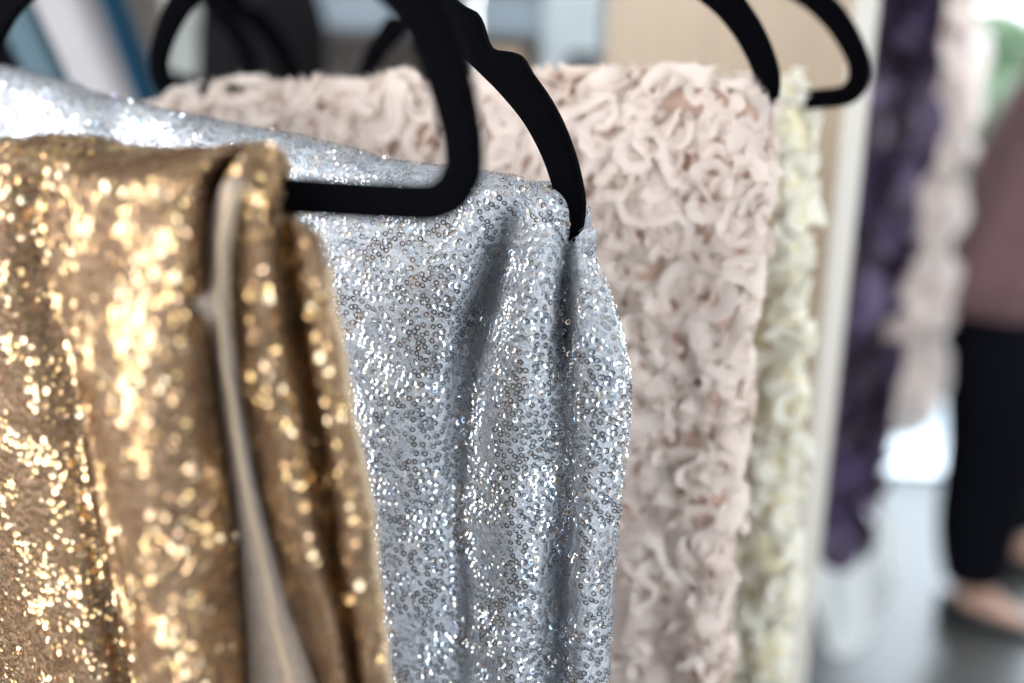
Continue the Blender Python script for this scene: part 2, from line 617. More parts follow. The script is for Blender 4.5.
def scatter(W, density_dist, seed, keep=None):
    """points about density_dist apart over the world grid W; returns positions, normals and grid rows"""
    r = np.random.default_rng(seed)
    a, b_, c, d = W[:-1, :-1], W[:-1, 1:], W[1:, 1:], W[1:, :-1]
    nrm = np.cross(c - a, d - b_)
    ar = np.linalg.norm(nrm, axis=2) * 0.5
    n = nrm / (np.linalg.norm(nrm, axis=2)[..., None] + 1e-12)
    wt = ar.copy()
    if keep is not None:
        wt = wt * keep(np.arange(W.shape[0] - 1))[:, None]
    tot = wt.sum()
    cnt = int(tot / (density_dist ** 2) * 2.6)
    idx = r.choice(ar.size, cnt, p=(wt / tot).ravel())
    i, j = np.unravel_index(idx, ar.shape)
    s, t = r.random((cnt, 1)), r.random((cnt, 1))
    P = a[i, j] * (1 - s) * (1 - t) + b_[i, j] * s * (1 - t) + c[i, j] * s * t + d[i, j] * (1 - s) * t
    Nn = n[i, j]
    cell = density_dist
    seen = {}
    ok = []
    key = np.floor(P / cell).astype(int)
    Pl = P.tolist()
    d2 = density_dist ** 2
    for q in range(cnt):
        kx, ky, kz = key[q]
        p = Pl[q]
        bad = False
        for x in (kx - 1, kx, kx + 1):
            for y in (ky - 1, ky, ky + 1):
                for z in (kz - 1, kz, kz + 1):
                    for o in seen.get((x, y, z), ()):
                        if (p[0] - o[0]) ** 2 + (p[1] - o[1]) ** 2 + (p[2] - o[2]) ** 2 < d2:
                            bad = True
                            break
                    if bad:
                        break
                if bad:
                    break
            if bad:
                break
        if not bad:
            seen.setdefault((kx, ky, kz), []).append(p)
            ok.append(q)
    ok = np.array(ok)
    return P[ok], Nn[ok], i[ok]


def rings(P, Nn, r_out, r_in, lift, tilt, seed, tints, segs=10, coh=0.2, loose=0.10):
    """little cupped rings lying on the cloth, each turned a little its own way"""
    r = np.random.default_rng(seed)
    n = len(P)
    tv = r.normal(0, tilt, (n, 3))
    for k in range(3):
        tv[:, k] += coh * vnoise(P, 0.012, seed + 11 + k) + 0.6 * coh * vnoise(P, 0.035, seed + 31 + k)
    heavy = r.random(n) < loose
    tv[heavy] *= 2.4
    Z = Nn + tv
    Z /= np.linalg.norm(Z, axis=1)[:, None]
    ref = r.normal(0, 1, (n, 3))
    X = np.cross(Z, ref)
    X /= np.linalg.norm(X, axis=1)[:, None]
    Y = np.cross(Z, X)
    an = np.arange(segs) * 2 * PI / segs
    C = P + Nn * lift + Z * r.uniform(0, 0.0006, (n, 1))
    sc = r.uniform(0.94, 1.06, (n, 1, 1))
    dirs = X[:, None, :] * np.cos(an)[None, :, None] + Y[:, None, :] * np.sin(an)[None, :, None]
    inner = C[:, None, :] + dirs * r_in * sc - Z[:, None, :] * 0.00012
    outer = C[:, None, :] + dirs * r_out * sc
    V = np.concatenate([inner, outer], 1).reshape(-1, 3)
    base = (np.arange(n) * 2 * segs)[:, None]
    k = np.arange(segs)[None, :]
    k2 = (np.arange(segs) + 1)[None, :] % segs
    Fq = np.stack([base + k, base + segs + k, base + segs + k2, base + k2], 2).reshape(-1, 4)
    t = np.asarray(tints)
    pick = t[r.integers(0, len(t), n)] * r.uniform(0.88, 1.0, (n, 1))
    colr = np.repeat(pick, 2 * segs, 0)
    return V, Fq, colr


def frayed(name, line, nrm, length, count, mt, parent, seed, thick=0.00035):
    """short loose threads along a cloth edge"""
    r = np.random.default_rng(seed)
    line = np.asarray(line)
    n = len(line)
    V, Fc = [], []
    for q in range(count):
        f = r.uniform(0, n - 1.001)
        i = int(f)
        p = line[i] + (line[i + 1] - line[i]) * (f - i)
        tg = line[i + 1] - line[i]
        tg /= np.linalg.norm(tg) + 1e-9
        d = np.asarray(nrm) * r.uniform(.4, 1) + tg * r.normal(0, .5) + r.normal(0, .3, 3)
        d *= length * r.uniform(.4, 1.2) / np.linalg.norm(d)
        s = np.cross(d, r.normal(0, 1, 3))
        s *= thick / np.linalg.norm(s)
        b0 = len(V)
        bend = r.normal(0, .25, 3) * length
        V += [p - s, p + s, p + d * .5 + bend * .4 + s * .7, p + d * .5 + bend * .4 - s * .7, p + d + bend]
        Fc += [(b0, b0 + 1, b0 + 2, b0 + 3), (b0 + 3, b0 + 2, b0 + 4)]
    return new_mesh(name, V, Fc, mt, parent)


# ---- gold sequin cloth ---------------------------------------------------------------------------------------------
gold = thing('sequin_tablecloth', 'gold sequin cloth with a beige lined edge, draped over the nearest hanger', 'cloth', FG.w(np.array((-0.22, 0, 0.0))))
GT = [(1, .92, .80), (1, 1, 1), (.92, .78, .70), (1, .95, .72), (.95, .85, .88), (1, .88, .66), (.62, .50, .42), (1, 1.05, 1.15), (.75, .68, .50)]


def sheet(name, frame, rows, top_h, back_n, back_drop, mt, parent, m_row=14, m_col=12, wob=0.0008, seed=1):
    A, nb, na = loft(frame, rows, top_h, back_n, back_drop, m_row, m_col)
    W = frame.w(A)
    a, b_ = W.shape[:2]
    fl_ = W.reshape(-1, 3)
    W = (fl_ + np.stack([vnoise(fl_, .022, seed + k) for k in range(3)], 1) * wob + np.stack([vnoise(fl_, .009, seed + 5 + k) for k in range(3)], 1) * wob * .4).reshape(W.shape)
    o = new_mesh(name, W.reshape(-1, 3), grid_faces(a, b_), mt, parent)
    return o, W, nb, na


# body of the cloth: control columns run left to right, rows run from the top of the drape down
def R(py, *cols):
    return [(px, py, off) for px, off in cols]


gA = [
    [(-110, 174, .012), (-40, 175, .014), (2, 174, .016), (36, 174, .010), (52, 178, .010), (92, 186, .022), (140, 188, .034), (184, 184, .034), (205, 190, .020), (212, 196, .004), (204, 198, -.006)],
    R(225, (-115, .010), (-45, .012), (2, .016), (36, .008), (48, .010), (84, .026), (134, .042), (182, .046), (205, .028), (213, .006), (204, -.006)),
    R(300, (-120, .004), (-45, .004), (8, .012), (46, .006), (57, .010), (88, .034), (136, .052), (182, .052), (206, .032), (212, .008), (202, -.006)),
    R(400, (-130, -.004), (-50, -.006), (25, .010), (72, .004), (84, .008), (101, .044), (142, .060), (190, .052), (215, .030), (222, .008), (212, -.006)),
    R(500, (-130, -.014), (-40, -.016), (45, .010), (90, .004), (99, .008), (121, .050), (160, .062), (205, .050), (228, .030), (233, .008), (222, -.006)),
    R(600, (-130, -.018), (-25, -.020), (68, .010), (108, .004), (118, .008), (142, .052), (178, .063), (215, .050), (237, .030), (242, .008), (230, -.006)),
    R(720, (-130, -.020), (-5, -.022), (90, .010), (130, .004), (140, .008), (160, .053), (196, .063), (227, .050), (245, .030), (250, .008), (238, -.006)),
    R(860, (-130, -.022), (10, -.024), (110, .010), (150, .004), (160, .008), (178, .054), (212, .063), (237, .056), (253, .034), (258, .008), (246, -.006)),
]
oA, WA, nbA, naA = sheet('cloth_body', FG, gA, np.array([.011, .011, .012, .010, .009, .009, .009, .010, .010, .008, .006]), np.array([.05, .05, .05, .05, .05, .05, .045, .036, .025, .018, .010]), 0.45, M['gold_net'], gold, 14, 14, seed=3)
gC = [
    [(214, 196, .006), (221, 190, .014), (236, 182, .022), (249, 187, .018), (260, 195, .011), (267, 202, .009), (273, 208, .010), (279, 214, .008), (282, 221, -.003)],
    R(236, (213, .006), (222, .012), (244, .031), (266, .029), (280, .014), (288, .012), (301, .021), (314, .015), (319, -.002)),
    R(320, (212, .004), (224, .012), (247, .034), (276, .031), (293, .013), (301, .011), (314, .024), (331, .016), (335, -.002)),
    R(420, (222, .002), (236, .012), (262, .034), (292, .031), (308, .015), (316, .013), (331, .026), (349, .016), (352, -.003)),
    R(520, (236, .000), (256, .010), (284, .032), (308, .031), (322, .017), (330, .015), (347, .028), (366, .016), (368, -.004)),
    R(620, (262, -.002), (284, .008), (310, .028), (330, .030), (341, .018), (349, .017), (362, .029), (378, .016), (379, -.005)),
    R(720, (290, -.004), (318, .004), (338, .023), (349, .028), (357, .018), (364, .017), (376, .029), (390, .016), (391, -.006)),
    R(860, (320, -.006), (345, .002), (360, .020), (370, .025), (377, .018), (383, .017), (394, .029), (404, .016), (405, -.006)),
]
oC, WC, nbC, naC = sheet('turned_over_fold', FG, gC, np.array([.006, .009, .012, .011, .009, .008, .008, .007, .005]), np.array([.038, .026, .012, .006, .005, .005, .005, .004, .003]), 0.45, M['gold_net'], gold, 14, 10, seed=9)
# beige underside turned outward between the two folds
gL = [
    [(216, 190, .016), (225, 181, .028), (234, 177, .031), (243, 178, .024)],
    R(235, (206, .018), (214, .034), (223, .036), (233, .026)),
    R(288, (203, .030), (210, .036), (219, .036), (229, .026)),
    R(303, (195, .062), (205, .046), (218, .036), (229, .026)),
    R(326, (206, .034), (213, .036), (222, .036), (231, .026)),
    R(420, (216, .016), (224, .032), (234, .034), (246, .020)),
    R(500, (226, .012), (235, .030), (249, .031), (265, .016)),
    R(600, (235, .008), (245, .028), (269, .029), (295, .013)),
    R(720, (243, .006), (252, .027), (292, .028), (336, .010)),
    R(860, (250, .003), (258, .021), (304, .022), (362, .004)),
]
Fd = np.array([[(*FG.uz(px, py, -off), off) for px, py, off in r] for r in gL])
L3 = np.stack([Fd[..., 0], -Fd[..., 2], Fd[..., 1]], -1)
L3 = catmull(catmull(L3, 10).transpose(1, 0, 2), 8).transpose(1, 0, 2)
WL = FG.w(L3)
oL = new_mesh('lining', WL.reshape(-1, 3), grid_faces(*WL.shape[:2]), M['lining'], gold)
oL['label'] = 'beige knitted underside turned outward'
# rolled hem cords along the lining and the outer edge
for W_, c0 in ((WL, -1), (WL, 17)):
    ln = W_[2:, c0] - FG.N * 0.0015
    wv = np.stack([vnoise(ln, .006, 60 + k) for k in range(3)], 1) * 0.0008
    MB().tube(ln + wv, 0.0013 if c0 == -1 else 0.0010, 7).build('hem', M['hem'], gold, True)
frayed('loose_threads', WL[8:, -1], FG.U, .004, 900, M['hem'], gold, 71)['kind'] = 'stuff'
ed = WC[nbC + naC + 20:, -8]
wv = np.stack([vnoise(ed, .006, 64 + k) for k in range(3)], 1) * 0.001
MB().tube(ed + wv + FG.U * .001, 0.0016, 7).build('hem', M['hem'], gold, True)
frayed('loose_threads', ed, FG.U, .0045, 900, M['hem'], gold, 72)['kind'] = 'stuff'


def seq_part(name, Ws, dist, ro, ri, tilt, seed, tints, mt, parent, coh, back_skip):
    Vs, Fs, Cs, off = [], [], [], 0
    for q, (W_, nb) in enumerate(Ws):
        kp = lambda rows, nb=nb: np.where(rows < nb - back_skip, 0.0, 1.0)
        P, Nn, _ = scatter(W_, dist, seed + q, kp)
        V, Fq, colr = rings(P, Nn, ro, ri, 0.0007, tilt, seed + 3 + q, tints, coh=coh)
        Vs.append(V)
        Fs.append(Fq + off)
        Cs.append(colr)
        off += len(V)
    o = new_mesh(name, np.concatenate(Vs), np.concatenate(Fs), mt, parent, False, np.concatenate(Cs))
    o['kind'] = 'stuff'
    return o


def facing(W, frame):
    """grid with normals that look out of the cloth (toward the viewer on the front flap)"""
    X = W[int(W.shape[0] * .55):]
    n = np.cross(X[1:, 1:] - X[:-1, :-1], X[1:, :-1] - X[:-1, 1:]).sum((0, 1))
    return W if np.dot(n, frame.N) < 0 else W[:, ::-1]


seq_part('sequins', [(facing(WA, FG), nbA), (facing(WC, FG), nbC)], 0.0027, .00155, .00072, 0.13, 100, GT, M['gold_seq'], gold, 0.38, 4)

# ---- silver sequin cloth -------------------------------------------------------------------------------------------
silver = thing('sequin_tablecloth', 'silver sequin cloth draped over the notched hanger, behind the gold one', 'cloth', FS.w(np.array((-0.22, 0, 0.03))))
ST = [(1, 1, 1), (.95, .97, 1), (.90, .95, 1), (1, .86, .70), (.84, .80, 1), (.66, .86, .98), (1, .97, .92), (.55, .62, .74), (1, .90, .80)]
sA = [
    [(-70, 88, .018), (0, 108, .020), (70, 120, .024), (130, 137, .010), (190, 146, .024), (270, 168, .022), (350, 185, .022), (420, 196, .022), (480, 202, .021), (513, 206, .012), (535, 208, .016), (556, 222, .012), (568, 248, .005), (576, 243, .009), (583, 255, .006), (586, 262, -.004)],
    R(265, (-70, .026), (0, .028), (70, .028), (135, .024), (200, .028), (275, .031), (350, .031), (410, .031), (465, .028), (492, .006), (525, .026), (552, .020), (566, .006), (579, .016), (595, .009), (598, -.005)),
    R(330, (-70, .028), (0, .030), (70, .030), (138, .024), (205, .028), (280, .032), (350, .034), (405, .034), (450, .027), (474, .006), (515, .034), (548, .024), (564, .008), (582, .026), (616, .014), (619, -.006)),
    R(392, (-70, .028), (0, .030), (70, .030), (140, .024), (210, .028), (285, .031), (350, .036), (400, .036), (440, .028), (464, .014), (508, .036), (545, .026), (562, .016), (585, .026), (625, .014), (628, -.006)),
    R(480, (-70, .028), (0, .030), (70, .030), (140, .022), (215, .026), (290, .030), (352, .037), (400, .038), (438, .029), (462, .020), (505, .038), (540, .027), (559, .017), (584, .027), (618, .014), (621, -.006)),
    R(600, (-70, .028), (0, .030), (70, .030), (140, .022), (220, .026), (295, .030), (355, .037), (400, .040), (440, .030), (464, .022), (502, .036), (535, .028), (555, .014), (580, .028), (609, .014), (612, -.006)),
    R(740, (-70, .028), (0, .030), (70, .030), (140, .022), (225, .026), (300, .030), (358, .037), (400, .040), (442, .030), (465, .024), (500, .037), (531, .028), (551, .015), (576, .028), (603, .014), (606, -.006)),
    R(900, (-70, .028), (0, .030), (70, .030), (140, .022), (230, .026), (300, .030), (360, .037), (400, .040), (444, .030), (466, .024), (498, .037), (528, .028), (549, .015), (572, .028), (600, .014), (603, -.006)),
]
oS, WS, nbS, naS = sheet('cloth_body', FS, sA, np.array([.016, .021, .013, .017, .011, .015, .012, .012, .010, .009, .009, .008, .004, .006, .004, .002]),
                         np.array([.02] * 13 + [.012, .004, -.003]), 0.36, M['silver_net'], silver, 14, 12, seed=21)
seq_part('sequins', [(facing(WS, FS), nbS)], 0.0028, .00155, .00086, 0.11, 200, ST, M['silver_seq'], silver, 0.46, 3)


# ---- ruffled cloths ------------------------------------------------------------------------------------------------
def ribbons(W, nb, dist, seed, length, width, mt, name, parent, fringe, keep_back=3, steps=16):
    r = np.random.default_rng(seed)
    kp = lambda rows: np.where(rows < nb - keep_back, 0.0, 1.0)
    P, Nn, _ = scatter(W, dist, seed, kp)
    Gn = np.cross(np.gradient(W, axis=1), np.gradient(W, axis=0)).reshape(-1, 3)
    Gn /= np.linalg.norm(Gn, axis=1)[:, None] + 1e-12
    Gp = W.reshape(-1, 3)
    if (Gn[np.argmin(((Gp - P[0]) ** 2).sum(1))] * Nn[0]).sum() < 0:
        Gn = -Gn
    kd = KDTree(len(Gp))
    for q, g in enumerate(Gp):
        kd.insert(g, q)
    kd.balance()
    V, Fc = [], []
    for p, nn in zip(P, Nn):
        nn = nn / np.linalg.norm(nn)
        e1 = np.cross(nn, r.normal(0, 1, 3))
        e1 /= np.linalg.norm(e1)
        e2 = np.cross(nn, e1)
        L = length * r.uniform(.6, 1.3)
        wdt = width * r.uniform(.7, 1.25)
        th = r.uniform(0, 2 * PI)
        cur = r.normal(0, .5)
        amp, fr, ph = r.uniform(.6, 2.1), r.uniform(.9, 2.4), r.uniform(0, 6)
        lean0, leanw, lph = r.uniform(.45, 1.2), r.uniform(.2, .55), r.uniform(0, 6)
        x = y = 0.0
        pts = []
        for k in range(steps):
            f = k / (steps - 1)
            a = th + cur * f * 2.2 + amp * math.sin(fr * 2 * PI * f + ph)
            x += math.cos(a) * L / steps
            y += math.sin(a) * L / steps
            pts.append((x, y, a, f))
        mx, my = pts[steps // 2][0], pts[steps // 2][1]
        b0 = len(V)
        rowv = []
        for (x, y, a, f) in pts:
            base = p + e1 * (x - mx) + e2 * (y - my)
            _, gi, _ = kd.find(base)
            ln = Gn[gi]
            base = base - ln * np.dot(base - Gp[gi], ln) + ln * 0.001
            side = -e1 * math.sin(a) + e2 * math.cos(a)
            side = side - ln * np.dot(side, ln)
            side /= np.linalg.norm(side) + 1e-9
            le = lean0 + leanw * math.sin(5 * f + lph)
            taper = 0.45 + 0.55 * math.sin(PI * min(1, max(0, f * 1.0 + .02)))
            d = side * math.cos(le) + ln * math.sin(le)
            d2 = side * math.cos(le - .55) + ln * math.sin(le - .55)
            ww = wdt * taper
            jag = r.normal(0, ww * .07)
            a0 = base
            a1 = base + d * ww * .5
            a2 = a1 + d2 * (ww * .5 + jag)
            V += [a0, a1, a2]
            rowv.append((a2, d2))
        for k in range(steps - 1):
            q = b0 + 3 * k
            Fc += [(q, q + 1, q + 4, q + 3), (q + 1, q + 2, q + 5, q + 4)]
        for _ in range(fringe):
            k = r.integers(0, steps - 1)
            s = r.random()
            p0 = rowv[k][0] * (1 - s) + rowv[k + 1][0] * s
            d = rowv[k][1] + r.normal(0, .5, 3)
            d *= width * r.uniform(.15, .5) / np.linalg.norm(d)
            sd = np.cross(d, r.normal(0, 1, 3))
            sd *= 0.00026 / np.linalg.norm(sd)
            q = len(V)
            V += [p0 - sd, p0 + sd, p0 + d]
            Fc.append((q, q + 1, q + 2))
    o = new_mesh(name, V, Fc, mt, parent)
    o['kind'] = 'stuff'
    return o


pink = thing('ruffled_tablecloth', 'blush pink cloth covered in curly chiffon ruffles, draped behind the silver cloth', 'cloth', FP.w(np.array((-0.22, 0, 0.0))))
pxs = [150, 176, 230, 300, 370, 440, 510, 580, 640, 690, 735, 757, 762]
po = [-.006, .016, .022, .020, .024, .021, .024, .022, .025, .022, .024, .014, -.008]


def prow(py, dx, sc, ends):
    return [(x + dx * max(0, (x - 480) / 280), py, o * sc) for x, o in zip(pxs[:-2], po[:-2])] + [(ends, py, po[-2]), (ends + 4, py, po[-1])]


pA = [
    [(150, 122, -.004), (176, 114, .012), (230, 110, .017), (300, 107, .016), (370, 106, .018), (440, 104, .017), (510, 102, .017), (580, 101, .017), (640, 101, .018), (690, 102, .016), (736, 103, .016), (758, 108, .009), (765, 110, -.008)],
    prow(170, -4, 1.0, 758), prow(280, -12, 1.05, 748), prow(400, -22, 1.15, 736), prow(520, -28, 1.2, 727), prow(640, -34, 1.2, 719), prow(780, -38, 1.2, 711), prow(900, -40, 1.2, 706),
]
oP, WP, nbP, naP = sheet('backing', FP, pA, np.array([.006, .010, .010, .010, .010, .010, .010, .010, .010, .010, .009, .006, .003]), np.array([.006] + [.020] * 10 + [.012, -.002]), 0.36, M['pink_base'], pink, 10, 8, wob=.0012, seed=41)
ribbons(facing(WP, FP), nbP, 0.0122, 300, 0.086, 0.0120, M['pink_ruf'], 'chiffon_ruffles', pink, 46, steps=24)
ribbons(facing(WP, FP), nbP, 0.0150, 310, 0.050, 0.0080, M['pink_ruf'], 'frayed_ribbons', pink, 60, steps=18)
bd = scatter(facing(WP, FP), 0.022, 330, lambda rows: np.where(rows < nbP, 0.0, 1.0))
mb = MB()
for p, nn, _ in zip(*bd):
    c = p + nn * random.uniform(.006, .010)
    rr = .0009
    mb.add([c + np.array(v) * rr for v in ((1, 0, 0), (-1, 0, 0), (0, 1, 0), (0, -1, 0), (0, 0, 1), (0, 0, -1))], [(0, 2, 4), (2, 1, 4), (1, 3, 4), (3, 0, 4), (2, 0, 5), (1, 2, 5), (3, 1, 5), (0, 3, 5)])
mb.build('glass_beads', M['bead'], pink)['kind'] = 'stuff'

ivory = thing('ruffled_tablecloth', 'pale yellow ruffled cloth draped beside the wooden end panel', 'cloth', FI.w(np.array((-0.22, 0, -0.03))))
ixs = [360, 440, 540, 640, 700, 745, 775, 796, 802]
io = [.010, .014, .012, .015, .013, .006, .016, .010, -.006]


def irow(py, xs_end):
    k = (xs_end - 796)
    return [(x + k * max(0, (x - 560) / 236), py, o) for x, o in zip(ixs, io)]


iA = [[(360, 128, .008), (440, 124, .010), (540, 118, .010), (640, 112, .011), (700, 108, .010), (745, 105, .006), (776, 98, .012), (797, 101, .007), (803, 102, -.006)],
      irow(160, 800), irow(260, 800), irow(380, 796), irow(500, 789), irow(620, 782), irow(760, 775), irow(900, 769)]
oI, WI, nbI, naI = sheet('backing', FI, iA, np.array([.010] * 7 + [.006, .003]), np.array([.018] * 7 + [.012, 0.0]), 0.36, M['ivory_base'], ivory, 8, 8, wob=.0012, seed=51)
ribbons(facing(WI, FI), nbI, 0.0105, 400, 0.042, 0.0130, M['ivory_ruf'], 'chiffon_ruffles', ivory, 16)

# ------------------------------------------------------------------ the rack: end panel, rail and foot
PC = at(858, 0, 1.30)                       # a point on the panel's right front edge, near the top of the picture
FPan = Fr((PC[0], PC[1], 0.0), YAW)
uL = FPan.uz(604, 60)[0]
rack = thing('clothes_rack', 'pale wooden end panel of the clothes rack, behind the pale yellow cloth', 'rack', FPan.w(np.array((uL / 2, 0.03, 0))))
rot = (FPan.U, FPan.N, FPan.Z)
MB().box((uL, 0, 0.0), (-0.0035, 0.062, 1.95), rot, FPan.C).build('end_panel', M['panel'], rack, bevel=.002)
MB().box((-0.0035, 0.0, 0.0), (0.0, 0.062, 1.95), rot, FPan.C).build('edge_band', M['panel_edge'], rack, bevel=.001)
MB().box((uL + 0.02, -0.22, 0.0), (-0.03, 0.0, 0.05), rot, FPan.C).build('foot', M['panel'], rack, bevel=.003)
hm = RAIL_P
hz = float(RAIL_P[2])
p_end = hm + RAIL_D * (np.dot(FPan.C - hm, FPan.N) / np.dot(RAIL_D, FPan.N))
p_sta = hm - RAIL_D * 0.8
MB().tube([(p_sta[0], p_sta[1], hz), (p_end[0], p_end[1], hz)], 0.012, 14).build('rail', M['steel'], rack, True)
MB().tube([(p_sta[0], p_sta[1], hz), (p_sta[0], p_sta[1], 0.0)], 0.014, 12).build('upright', M['steel'], rack, True)

# ------------------------------------------------------------------ second rack behind on the left: bare hangers, sashes, dark clothes
FB1 = Fr(at(292, 104, 1.50), 6)
FB2 = Fr(at(250, 100, 1.60), 10)
bt = FB1.w(np.array((-0.222, 0, 0.28)))
bt2 = FB2.w(np.array((-0.222, 0, 0.28)))
RAIL_D = np.array((0.28, 0.96, 0.0))
RAIL_P = np.array((bt[0], bt[1], max(bt[2], bt2[2])))
velvet_hanger('empty black velvet hanger seen above the blush cloth, the front one of two', FB1, math.radians(-6), group='bare hangers on the back rail')
velvet_hanger('empty black velvet hanger seen above the blush cloth, the rear one of two', FB2, math.radians(-12), group='bare hangers on the back rail')


def sash(label, pts, w, depth_pts, mt, seed, name='satin_sash'):
    """soft pleated strip that hangs from the back rail and is drawn aside to the right"""
    C = np.array([at(x, y, d) for (x, y), d in zip(pts, depth_pts)])
    C = catmull(C, 12)
    tg = np.gradient(C, axis=0)
    tg /= np.linalg.norm(tg, axis=1)[:, None]
    V = []
    n = 28
    fwd = np.array((0, -1.0, 0))
    for i, (c, t) in enumerate(zip(C, tg)):
        sd = np.cross(t, fwd)
        sd /= np.linalg.norm(sd)
        f = np.cross(sd, t)
        for k in range(n):
            a = 2 * PI * k / n
            rr = 1 + .10 * math.sin(3 * a + seed) + .05 * math.sin(5 * a + seed * 2 + i * .05)
            V.append(c + sd * (w / 2 * math.cos(a) * rr) + f * (0.014 * math.sin(a) * rr))
    Fc = []
    for i in range(len(C) - 1):
        for k in range(n):
            Fc.append((i * n + k, i * n + (k + 1) % n, (i + 1) * n + (k + 1) % n, (i + 1) * n + k))
    Fc.append(tuple(range(n)))
    Fc.append(tuple((len(C) - 1) * n + k for k in range(n))[::-1])
    o = new_mesh(name, V, Fc, mt)
    o['label'] = label
    o['category'] = 'sash'
    o['group'] = 'satin sashes on the back rail'
    return o


dp = [1.36, 1.36, 1.36, 1.36, 1.36]
sash('dusty blue satin sash slanting down at the far left behind the silver cloth', [(-52, -150), (-2, -40), (28, 30), (62, 100), (130, 240)], 0.042, [1.40] * 5, M['satin_blue'], 1.0)
sash('pearl white satin sash slanting between the blue and teal sashes', [(5, -150), (50, -40), (83, 30), (116, 100), (180, 240)], 0.062, [1.36] * 5, M['satin_white'], 2.0)
sash('narrow deep teal satin sash slanting right of the white sash', [(60, -150), (98, -40), (124, 30), (150, 100), (204, 240)], 0.022, [1.33] * 5, M['satin_teal'], 3.3)


def hung_garment(label, px, py_top, depth, wid, thick, z_bot, mt, name, cat, group, seed, pleats=7, flare=1.3, yaw=0.2):
    top = at(px, py_top, depth)
    n, m = 72, 40
    V = []
    for j in range(m + 1):
        f = j / m
        z = top[2] + (z_bot - top[2]) * f
        w = wid * (0.55 + 0.45 * min(1, f * 9) ** .6) * (1 + (flare - 1) * f)
        for k in range(n):
            a = 2 * PI * k / n
            rr = 1 + (.05 + .10 * f) * math.sin(pleats * a + seed + .6 * math.sin(3 * f + seed))
            x, y = w / 2 * math.cos(a) * rr, thick / 2 * (.6 + .6 * f) * math.sin(a) * rr
            V.append((top[0] + x * math.cos(yaw) + y * math.sin(yaw), top[1] - x * math.sin(yaw) + y * math.cos(yaw), z))
    Fc = []
    for j in range(m):
        for k in range(n):
            Fc.append((j * n + k, j * n + (k + 1) % n, (j + 1) * n + (k + 1) % n, (j + 1) * n + k))
    Fc.append(tuple(range(n))[::-1])
    return V, Fc, top


for (lab, px, py, d, w, t, zb, mt, sd) in (
    ('charcoal dress hanging behind the satin sashes at the far left', -30, -70, 1.75, .30, .10, .5, 'charcoal', 1.0),
    ('taupe dress hanging behind the bare black hangers', 118, -60, 1.98, .13, .10, .5, 'taupe', 2.0),
    ('pale grey dress hanging between the taupe and charcoal dresses', 182, -58, 2.5, .12, .09, .5, 'pale_grey', 4.0),
    ('charcoal dress hanging behind the blush cloth, right of the taupe dress', 262, -55, 2.25, .20, .10, .5, 'charcoal', 3.0),
):
    V, Fc, tp = hung_garment(lab, px, py, d, w, t, zb, M[mt], 'dress', 'dress', None, sd)
    o = new_mesh('hanging_dress', V, Fc, M[mt])
    o['label'], o['category'], o['group'] = lab, 'dress', 'dark dresses on the back rail'
br0, br1 = at(-60, -95, 1.72), at(330, -95, 2.02)
back_rack = thing('garment_rail', 'steel garment rail carrying the dark dresses, above the picture', 'rail', (br0[0], br0[1], 0))
hzb = max(br0[2], br1[2]) + .02
MB().tube([(br0[0] - .1, br0[1] - .06, hzb), (br1[0] + .2, br1[1] + .12, hzb)], 0.012, 12).build('rail', M['steel'], back_rack, True)
for p in ((br0[0] - .1, br0[1] - .06), (br1[0] + .2, br1[1] + .12)):
    MB().tube([(*p, hzb), (*p, 0)], 0.013, 12).build('upright', M['steel'], back_rack, True)

# ------------------------------------------------------------------ grey shelving in the background
SY = 2.75
sl, sr = at_y(240, 20, SY)[0], at_y(612, 20, SY)[0]
zt_, zb_ = at_y(400, -6, SY)[2], at_y(400, 31, SY)[2]
pl, pr = at_y(541, 40, SY)[0], at_y(601, 40, SY)[0]
shelf = thing('shelving_unit', 'blue grey steel shelving unit behind the blush cloth', 'shelf', ((sl + sr) / 2, SY, 0))
MB().box((pl, SY, 0), (pr, SY + .10, 2.1)).build('post', M['grey_paint'], shelf, bevel=.006)
MB().box((sl - .3, SY + .01, 0), (sl - .18, SY + .09, 2.1)).build('post', M['grey_paint'], shelf, bevel=.006)
for z0, z1 in ((zb_, zt_), (0.55, 0.63), (2.02, 2.1)):
    MB().box((sl - .3, SY + .012, z0), (pr - .002, SY + .42, z1)).build('shelf_board', M['shelf_paint'], shelf, bevel=.004)
MB().box((sl - .3, SY + .40, 0), (pr - .002, SY + .42, zb_ - .04)).build('back_panel', M['taupe'], shelf)
bx0, bx1, bz1 = at_y(474, 30, SY)[0], at_y(524, 30, SY)[0], at_y(500, 26, SY)[2]
# boxes on the shelving
cb = thing('cardboard_box', 'brown cardboard box under the grey shelf, beside its post', 'box', ((bx0 + bx1) / 2, SY + .15, .63))
MB().box((bx0, SY + .006, .631), (bx1, SY + .30, zb_ - .03)).build('carton', M['card'], cb, bevel=.003)
MB().box((bx0 - .001, SY + .145, zb_ - .0305), (bx1 + .001, SY + .185, zb_ - .0285)).build('tape', M['panel_edge'], cb)
db0, db1 = at_y(570, 66, SY - .06)[0], at_y(600, 66, SY - .06)[0]
dbz = at_y(585, 55, SY - .06)[2]
db = MB().box((db0, SY - .035, dbz - .14), (db1, SY - .001, dbz)).build('clip_box', M['dark_box'], None, bevel=.004)
db['label'], db['category'] = 'small dark box fixed low on the grey post', 'box'

